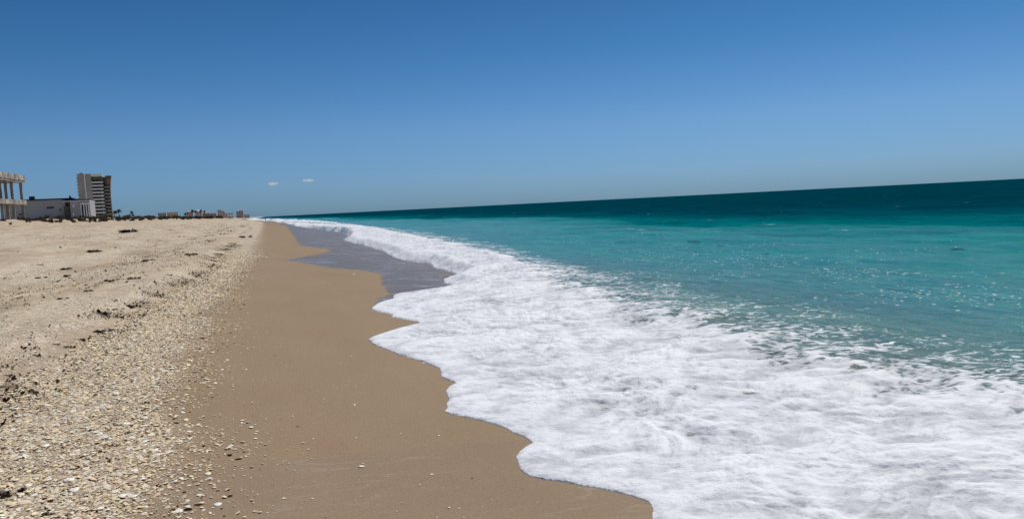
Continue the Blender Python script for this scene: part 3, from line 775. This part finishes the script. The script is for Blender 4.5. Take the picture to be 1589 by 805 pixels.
# the house front runs square to the shore
root, k = face_root('grey_house', 8, 347, 185, R(6))
ct = 1/math.cos(R(28))
def X(p): return (p-8)*k*.86
tag(root, 'long low grey house with a navy blue roof edge behind the concrete frame', 'house')
boxes('wall', [(0, X(104), 0, 14, -1.5, 5.45)], greyw, root)
boxes('roof_trim', [(-.1, X(118), -.25, 14.2, 5.45, 5.8)], navy, root)
wn = boxes('window', [(X(74), X(85.5), -.04, .06, 3.25, 3.75)], darkg, root); 
wn = boxes('window', [(X(94), X(97), -.04, .06, 2.65, 3.1)], darkg, root)
wn = boxes('window', [(X(30), X(38), -.04, .06, 1.9, 2.3)], darkg, root)
boxes('wing_wall', [(X(113), X(145), -1.5, 12, -1.5, 4.85), (X(101)-.01, X(113), 2, 12, -1.5, 4.85)], greyw, root)
boxes('wing_panel', [(X(102.5), X(113)-.02, -1.0, 1.9, .4, 3.6)], curtain, root)
boxes('wing_roof', [(X(101), X(145.5), -1.8, 12.3, 5.02, 5.3)], navy, root)
boxes('fascia', [(X(101), X(145.4), -1.7, 12.2, 4.852, 5.018)], whitep, root)
vr = boxes('veranda', [(X(129.5), X(131), -1.75, -1.5, .2, 4.3), (X(129.5), X(145), -1.75, -1.5, 4.0, 4.35), (X(129.5), X(145), -1.75, -1.5, -.1, .22)], whitep, root)
for xa in (134, 138, 141.5, 144): boxes('post', [(X(xa), X(xa)+.25, -1.72, -1.52, .22, 4.0)], whitep, vr)
for xa in (131.3, 135, 139, 142.3): boxes('glass_door', [(X(xa), X(xa)+.34, -1.56, -1.51, .3, 3.9)], darkg, root)
boxes('cross_post', [(X(116), X(118.5), -1.62, -1.5, 1.2, 1.9), (X(117), X(120), -1.62, -1.5, 3.4, 4.0)], whitep, root)
ac = boxes('roof_tank', [(X(45), X(53), 3, 4.6, 5.8, 6.65)], metal, root)
boxes('vent_pipe', [(X(109), X(111.5), 3, 3.6, 5.8, 6.5), (X(110), X(113), 3, 3.6, 5.8, 6.05)], navy, root)

# hotel tower
root, k = face_root('apartment_tower', 126, 347, 690, R(8))
k *= .86
def X(p): return (p-120)*k
tag(root, 'tall apartment tower with white balconies and a flared brown wing above the dunes', 'building')
TOP = 48.0-1.5; zt = lambda py: (347.5-py)*690/F*1.0
boxes('wall', [(0, X(131), 2, 20, -3, zt(270.5))], greyw2, root)
boxes('fin', [(X(131), X(133), -1, 20, -3, zt(270.8))], whitep, root)
boxes('stair_wall', [(X(133), X(142), 0, 20, -3, zt(271))], greyw2, root)
FL = [zt(283.5 + 5.27*i) for i in range(12)]
boxes('core', [(X(142), X(160), 4, 20, -3, zt(273))], darkg, root)
boxes('penthouse_wall', [(X(142), X(160), .6, 4, zt(281.5), zt(275.5))], olive, root)
boxes('roof', [(X(142)+.01, X(160), -.4, 20.2, zt(275.5), zt(271.8))], whitep, root)
for i, z in enumerate(FL):
    x0 = 142 if i < 9 else 142 + (i-8)*2.0
    bal = boxes('balcony', [(X(x0)+.02, X(160.5), -1.2, 4.2, z-1.05, z)], whitep, root)
    boxes('slab', [(X(x0)+.3, X(160.3), -.9, 4, z-1.5, z-1.052)], greyw2, bal)
    if i < 11:
        w_ = boxes('window', [(X(x0+1.5), X(156), 3.7, 4.1, z-3.0, z-1.6)], darkg, root)
    boxes('pier', [(X(156.3), X(158), 1, 3.7, z-3.2, z-1.5)], greyw2, root)
boxes('recess_wall', [(X(160.5), X(164.5), 3, 18, -3, zt(276.5))], olive, root)
# flared wing, its outer edge leaning in then out
bm = bmesh.new(); prof = [(zt(347)-3, 171.2), (zt(325), 170.6), (zt(305), 170.4), (zt(292), 171.2), (zt(282), 172.4), (zt(274.5), 174)]
prev = None
for z, xe in prof:
    ring = [bm.verts.new(c) for c in ((X(164.5), 1, z), (X(xe), 1, z), (X(xe), 17, z), (X(164.5), 17, z))]
    if prev:
        for i in range(4): bm.faces.new((prev[i], prev[(i+1) % 4], ring[(i+1) % 4], ring[i]))
    prev = ring
bm.faces.new(prev)
me = bpy.data.meshes.new('curved_wing'); bm.to_mesh(me); bm.free(); link('curved_wing', me, brown, root)
boxes('terracotta_panel', [(X(167), X(171.5), .6, .98, zt(287), zt(278.5))], terr, root)
for i in range(9):
    z = zt(292 + 5.27*i)
    bl = boxes('side_balcony', [(X(161.5), X(169.8), -.6, .96, z-.5, z+.25)], greyw2, root)
    boxes('window', [(X(165.2), X(169.5), .9, .99, z+.3, z+1.9)], darkg, root)
for i in range(12):
    z = zt(276 + 5.27*i); boxes('edge_balcony', [(-1.0, -.01, 4, 18, z-.9, z-.1)], greyw2, root)
boxes('roof_hut', [(X(124), X(129), 6, 12, zt(270.5), zt(268.6))], greyw2, root)

# town further up the coast ---------------------------------------------------
farbrown = plain('haze_pale_tan', (.62, .50, .42), .9, .12, .1); farwin = plain('far_opening', (.34, .29, .26), .8, .1, 1); fargrey = plain('far_grey_wall', (.66, .58, .52), .9, .1, .1)  # far town walls and openings: colour lightened to stand in for distance haze
farred = plain('far_pink_wall', (.52, .39, .35), .9, .1, .1)
def town(px0, px1, ytop, D, mat, label, cat='building', floors=2, roof='flat', depth=10, cols=None, ybase=342, roofm=None, blocks=()):
    b = at_depth(px0, ytop, D); zbase = max(1.5, float(height(b.x, b.y)) - .5) if D < 1100 else 1.5
    W = (px1-px0)/F*D*.87; Ht = b.z - zbase
    root = empty('town_house' if cat == 'house' else 'town_building', (b.x, b.y, zbase), R(10)); tag(root, label, cat)
    boxes('wall', [(0, W, 0, depth, -2, Ht)] + [(W*a, W*c, .5, depth-1, Ht, Ht+h_) for a, c, h_ in blocks], mat, root)
    if roof == 'flat': boxes('roof', [(-.3, W+.3, -.4, depth+.3, Ht + .003, Ht+.4)] if not blocks else [(W*a-.2, W*c+.2, .2, depth-.8, Ht+h_+.003, Ht+h_+.45) for a, c, h_ in blocks], roofm or whitep, root)
    else:
        bm = bmesh.new(); n_ = 16; rings = []
        if roof == 'dome':
            bmesh.ops.create_uvsphere(bm, u_segments=16, v_segments=10, radius=1); 
            for v_ in bm.verts: v_.co = Vector((W/2+v_.co.x*W*.45, depth/2+v_.co.y*W*.45, Ht+max(0, v_.co.z)*W*.33))
        else:
            vs = [bm.verts.new(c) for c in ((-.4, -.4, Ht), (W+.4, -.4, Ht), (W+.4, depth+.4, Ht), (-.4, depth+.4, Ht), (W*.2, depth/2, Ht+W*.16), (W*.8, depth/2, Ht+W*.16))]
            for f in ((0, 1, 5, 4), (1, 2, 5), (2, 3, 4, 5), (3, 0, 4), (3, 2, 1, 0)): bm.faces.new([vs[i] for i in f])
        me = bpy.data.meshes.new('roof'); bm.to_mesh(me); bm.free(); link('roof', me, roofm or whitep, root)
    nc = cols or max(2, int(W/5)); fh = Ht/floors
    for f_ in range(floors):
        for c_ in range(nc):
            x0 = W*(c_+.25)/nc; boxes('window', [(x0, x0+W/nc*.5, -.08, .05, f_*fh+fh*.35, f_*fh+fh*.75)], farwin, root)
    return root
town(246, 258, 331.3, 620, tanw, 'low tan house half hidden in scrub, nearest beyond the palms', 'house', 1, 'flat', roofm=tanw)
town(260, 277, 330.2, 760, farbrown, 'dark brown long low house behind the dune scrub', 'house', 1, 'flat', roofm=farbrown, cols=4)
town(290, 299, 328.6, 900, farred, 'pinkish two storey house left of the tall dark palms', 'house', 2, 'hip', roofm=farred)
town(304, 313, 328.5, 950, farbrown, 'house with a white domed roof between the palms', 'house', 2, 'dome')
town(315, 325, 330.6, 1000, tanw, 'tan houses row right of the white dome', 'house', 2, 'hip', roofm=farred)
town(325.5, 336, 331.3, 1050, tanw, 'low house with a broad white flat roof', 'house', 1, 'flat')
town(339, 350.5, 329.6, 1300, farbrown, 'stepped grey brown apartment block, tallest in the middle of the town', 'building', 4, 'flat', 14, 5, roofm=farbrown, blocks=((0, .4, 4.0), (.5, .85, 2.0)))
town(351, 363, 331.3, 1400, fargrey, 'long grey block behind the white beach house', 'building', 3, 'flat', 14, 5, roofm=fargrey)
town(354, 363, 333.5, 1150, whitep, 'low white beach house in front of the long grey block', 'house', 1, 'flat')
town(368, 378.5, 330, 1700, farred, 'reddish twin topped apartment block at the right end of town', 'building', 5, 'flat', 16, 4, roofm=farred, blocks=((0, .38, 2.5), (.5, .95, 4.0)))
town(379.5, 388, 333, 1800, fargrey, 'small dark low building farthest right along the shore', 'building', 2, 'flat', roofm=farbrown)

# ------------------------------------------------------------------ palms, scrub, trees
leafm = plain('palm_frond', (.050, .070, .030), .7, .25, 3); trunkm = plain('palm_trunk', (.11, .085, .06), .9, .2, 3)
scrubm = plain('scrub_leaf', (.085, .075, .042), .9, .35, 1.5); scrubb = plain('scrub_dry', (.13, .095, .058), .9, .3, 1.5)
def tube(bm, pts, rads, n=8):
    prev = None
    for p_, r_ in zip(pts, rads):
        ring = [bm.verts.new((p_[0]+r_*math.cos(6.283*i/n), p_[1]+r_*math.sin(6.283*i/n), p_[2])) for i in range(n)]
        if prev:
            for i in range(n): bm.faces.new((prev[i], prev[(i+1) % n], ring[(i+1) % n], ring[i]))
        prev = ring
    bm.faces.new(prev)
def palm(px, ycrown, D, label, crown=1.5, base_py=338):
    b = at_depth(px, base_py, D); t_ = at_depth(px, ycrown, D); zg = min(b.z, float(height(b.x, b.y))+.1) - .4; h_ = t_.z - zg
    root = empty('palm_tree', (b.x, b.y, zg)); tag(root, label, 'palm tree')
    bm = bmesh.new(); rg = random.Random(px)
    lean = rg.uniform(-.3, .3)
    tube(bm, [(lean*(i/6)**2, 0, h_*i/6) for i in range(7)], [.28-.018*i for i in range(7)])
    me = bpy.data.meshes.new('trunk'); bm.to_mesh(me); bm.free(); link('trunk', me, trunkm, root)
    bm = bmesh.new()
    for i in range(34):
        a = rg.uniform(0, 6.28); e = rg.uniform(-.7, 1.25); L = crown*rg.uniform(.8, 1.15); pv = None
        for j in range(7):
            tt = j/6; rr_ = L*tt*math.cos(e*.7); zz = L*(tt*math.sin(e) - .55*tt*tt)
            x, y = lean+rr_*math.cos(a), rr_*math.sin(a); ww = .30*crown/1.5*math.sin(math.pi*(.08+.9*tt))
            l_ = bm.verts.new((x-ww*math.sin(a), y+ww*math.cos(a), h_+zz-.1)); m_ = bm.verts.new((x, y, h_+zz)); r2 = bm.verts.new((x+ww*math.sin(a), y-ww*math.cos(a), h_+zz-.1))
            if pv: bm.faces.new((pv[0], pv[1], m_, l_)); bm.faces.new((pv[1], pv[2], r2, m_))
            pv = (l_, m_, r2)
    me = bpy.data.meshes.new('crown'); bm.to_mesh(me); bm.free(); link('crown', me, leafm, root)
palm(178, 328.5, 480, 'bushy palm just right of the tower, lower of the touching pair', 2.0, 340)
palm(185, 326, 480, 'tall palm right of the tower, taller of the touching pair', 1.9, 340)
palm(205.3, 328.5, 520, 'lone slim palm standing apart on the dune', 1.6, 340)
palm(207, 333, 500, 'stunted palm leaning close under the lone slim one', 1.2, 340)
palm(201, 334, 500, 'short shaggy palm left of the lone slim one', 1.6, 340)
palm(299.5, 326.3, 880, 'tall dark palm at the pinkish house', 2.6)
palm(304.3, 327.5, 880, 'shorter dark palm left of the white dome', 2.0)
palm(312, 326.2, 900, 'tall dark palm right of the white dome', 2.2)
palm(317.5, 328, 950, 'palm above the tan houses', 2.2)
palm(288, 331.5, 850, 'squat palm left of the pinkish house', 2.2)

def bush_mesh(seed, mat, nleaf=420, flat=.6):
    rg = random.Random(seed); bm = bmesh.new()
    cl = [(rg.uniform(-.6, .6), rg.uniform(-.5, .5), rg.uniform(.1, .45), rg.uniform(.25, .5)) for _ in range(8)]
    for _ in range(nleaf):
        cx, cy, cz, cr_ = rg.choice(cl)
        v_ = Vector((rg.gauss(0, 1), rg.gauss(0, 1), rg.gauss(0, 1))).normalized()*cr_*rg.random()**.35
        c_ = Vector((cx, cy, cz)) + v_; c_.z = max(.02, c_.z*1.0)
        s_ = rg.uniform(.03, .09); a = Vector((rg.gauss(0, 1), rg.gauss(0, 1), rg.gauss(0, 1))).normalized()
        b_ = a.cross(Vector((rg.gauss(0, 1), rg.gauss(0, 1), rg.gauss(0, 1)))).normalized()
        bm.faces.new([bm.verts.new(c_+a*s_*1.4), bm.verts.new(c_+b_*s_), bm.verts.new(c_-a*s_*1.2), bm.verts.new(c_-b_*s_)])
    for _ in range(9):
        a = rg.uniform(0, 6.28); x, y = math.cos(a)*rg.uniform(.2, .6), math.sin(a)*rg.uniform(.2, .5); w_ = .02
        bm.faces.new([bm.verts.new(q__) for q__ in ((-w_, 0, -.1), (w_, 0, -.1), (x+w_/2, y, .5), (x-w_/2, y, .5))])
    me = bpy.data.meshes.new('shrub'); bm.to_mesh(me); bm.free(); me.materials.append(mat); return me
bushes = [bush_mesh(i, scrubm if i % 2 else scrubb) for i in range(6)]
def shrub(px, py, D, wpx, hpx, label, group):
    b = at_depth(px, py, D); z = float(height(b.x, b.y))
    o = bpy.data.objects.new('dune_shrub', random.choice(bushes)); COL.objects.link(o)
    s_ = wpx*D/F/1.6
    o.location = (b.x, b.y, z-.05); o.scale = (s_, s_, max(hpx, 2)*D/F/.8); o.rotation_euler.z = random.uniform(0, 6.28)
    tag(o, label, 'shrub', group)
def on_dune(px, s_off):
    """depth along the picture axis at which the column px meets a line s_off metres from the scarp"""
    d_ = camdir((px-794.5)/F, 1, (402.5-345)/F); t_ = 20.0
    while t_ < 3000:
        u_, v_ = d_.x*t_, d_.y*t_
        if u_ - float(shift(v_)) - float(scarp(v_)) < s_off: return t_
        t_ *= 1.01
    return 3000
zones = [(-30, 40, 18, 'brown shrub at the foot of the concrete frame building', 'shrubs below the concrete frame building'),
         (40, 146, 64, 'low dark shrub on the dune in front of the grey house', 'shrubs in front of the grey house'),
         (146, 196, 36, 'scrubby bush on the dune below the tower and the pair of palms', 'shrubs below the tower'),
         (196, 246, 44, 'spiky dark dune shrub beside the lone palm', 'shrubs beside the lone palm'),
         (246, 300, 40, 'dark shrub on the dune before the first town houses', 'shrubs before the first town houses'),
         (300, 345, 30, 'tiny distant shrub below the white domed house', 'shrubs below the domed house')]
for x0, x1, n, lb, gr in zones:
    for i in range(n):
        px = random.uniform(x0, x1); so_ = random.uniform(-34, -27) if random.random() < .65 else random.uniform(-40, -33)
        D = on_dune(px, so_); s_ = random.uniform(4, 10)*(1 if px < 200 else .8)
        shrub(px, 345, D, s_, random.uniform(3.5, 6.8) if px < 200 else random.uniform(3.2, 5.4), lb, gr)
for px, D, wp, hp, lb in [(234, 560, 9, 5.5, 'dark rounded tree on the dune left of the low tan house'), (246, 600, 12, 6, 'greenish spreading bush beside the low tan house'),
        (157, 330, 10, 8, 'large pale grey green bush at the foot of the tower'), (150, 300, 9, 7, 'broad dusty bush where house and tower meet'), (167, 380, 8, 10, 'dark brown bush under the flared wing of the tower'), (283, 820, 8, 5, 'dark bush beside the squat palm')]:
    b = at_depth(px, 342, D); o = bpy.data.objects.new('bush', bushes[int(px) % 6]); COL.objects.link(o)
    s_ = wp*D/F/1.6; o.location = (b.x, b.y, float(height(b.x, b.y))-.2); o.scale = (s_, s_, hp*D/F/.8); tag(o, lb, 'bush')

# ------------------------------------------------------------------ person at the water's edge
b = at_depth(412, 341, 380); b.z = float(height(b.x, b.y))
skin_m = plain('dark_clothes', (.035, .04, .05), .9, .1, 3); skn = plain('skin', (.28, .17, .12), .6, .05, 3); hairm = plain('dark_hair', (.02, .015, .012), .7, .1, 5)
def skinned(name, verts, edges, rad, mat, parent, root=0, sub=1):
    me = bpy.data.meshes.new(name); me.from_pydata(verts, edges, []); me.update()
    o = link(name, me, mat, parent); md = o.modifiers.new('skin', 'SKIN'); md.use_smooth_shade = True
    for i, r_ in enumerate(rad): me.skin_vertices[0].data[i].radius = (r_, r_)
    me.skin_vertices[0].data[root].use_root = True
    s_ = o.modifiers.new('sub', 'SUBSURF'); s_.levels = sub; s_.render_levels = sub
    return o
root = empty('person', (b.x, b.y, b.z)); tag(root, 'lone person in dark clothes standing at the distant water line', 'person')
Vb = [(0, 0, .95), (0, 0, 1.15), (0, 0, 1.38), (0, 0, 1.50), (0, .01, 1.62), (0, .01, 1.72), (-.19, 0, 1.40), (-.25, .02, 1.13), (-.24, .08, .88), (.19, 0, 1.40), (.25, -.02, 1.13), (.24, .04, .88),
      (-.10, 0, .88), (-.12, .04, .48), (-.12, 0, .08), (-.13, .14, .04), (.10, 0, .88), (.13, -.02, .48), (.14, -.08, .08), (.15, .06, .04)]
Eb = [(0, 1), (1, 2), (2, 3), (3, 4), (4, 5), (2, 6), (6, 7), (7, 8), (2, 9), (9, 10), (10, 11), (0, 12), (12, 13), (13, 14), (14, 15), (0, 16), (16, 17), (17, 18), (18, 19)]
Rb = [.15, .13, .14, .055, .095, .07, .06, .045, .035, .06, .045, .035, .09, .065, .045, .035, .09, .065, .045, .035]
skinned('body', Vb, Eb, Rb, skn, root)
skinned('shirt', [(0, 0, .93), (0, 0, 1.15), (0, 0, 1.39), (-.20, 0, 1.41), (-.25, .01, 1.2), (.20, 0, 1.41), (.25, -.01, 1.2)], [(0, 1), (1, 2), (2, 3), (3, 4), (2, 5), (5, 6)], [.17, .16, .165, .08, .07, .08, .07], skin_m, root)
skinned('trousers', [(0, 0, .95), (-.10, 0, .88), (-.12, .04, .48), (-.12, 0, .2), (.10, 0, .88), (.13, -.02, .48), (.14, -.07, .2)], [(0, 1), (1, 2), (2, 3), (0, 4), (4, 5), (5, 6)], [.165, .11, .085, .07, .11, .085, .07], skin_m, root)
skinned('hair', [(0, -.02, 1.64), (0, -.02, 1.74)], [(0, 1)], [.10, .085], hairm, root)

# ------------------------------------------------------------------ two scraps of cloud
def cloud(px, py, D, wpx, hpx, label, seed):
    rg = random.Random(seed); b = at_depth(px, py, D); W = wpx*D/F/2; Hh = hpx*D/F/2
    bm = bmesh.new()
    bmesh.ops.create_icosphere(bm, subdivisions=4, radius=1)
    for v_ in bm.verts:
        n_ = float(fbm(np.array(v_.co.x*1.6+seed), np.array(v_.co.z*2+v_.co.y*1.5), 3, seed))
        v_.co *= 1 + .28*n_
        v_.co = Vector((v_.co.x*W, v_.co.y*W*.5, v_.co.z*Hh))
    me = bpy.data.meshes.new('cloud'); bm.to_mesh(me); bm.free()
    m = bpy.data.materials.new('cloud_vapour'); m.use_nodes = True; t = m.node_tree; t.nodes.clear()
    o_ = t.nodes.new('ShaderNodeOutputMaterial'); pv = t.nodes.new('ShaderNodeVolumePrincipled')
    pv.inputs['Color'].default_value = (1, 1, 1, 1); pv.inputs['Density'].default_value = 1.5/W; pv.inputs['Anisotropy'].default_value = .2
    t.links.new(pv.outputs[0], o_.inputs['Volume'])
    o = link('cloud', me, m, None, b, -YAW); o.rotation_euler.y = 0
    tag(o, label, 'cloud', None)
cloud(423.5, 285.3, 9000, 17, 5, 'left and lower of the two small faint clouds', 1)
cloud(478.5, 280.3, 9000, 20, 4.5, 'right and higher of the two small faint clouds', 2)
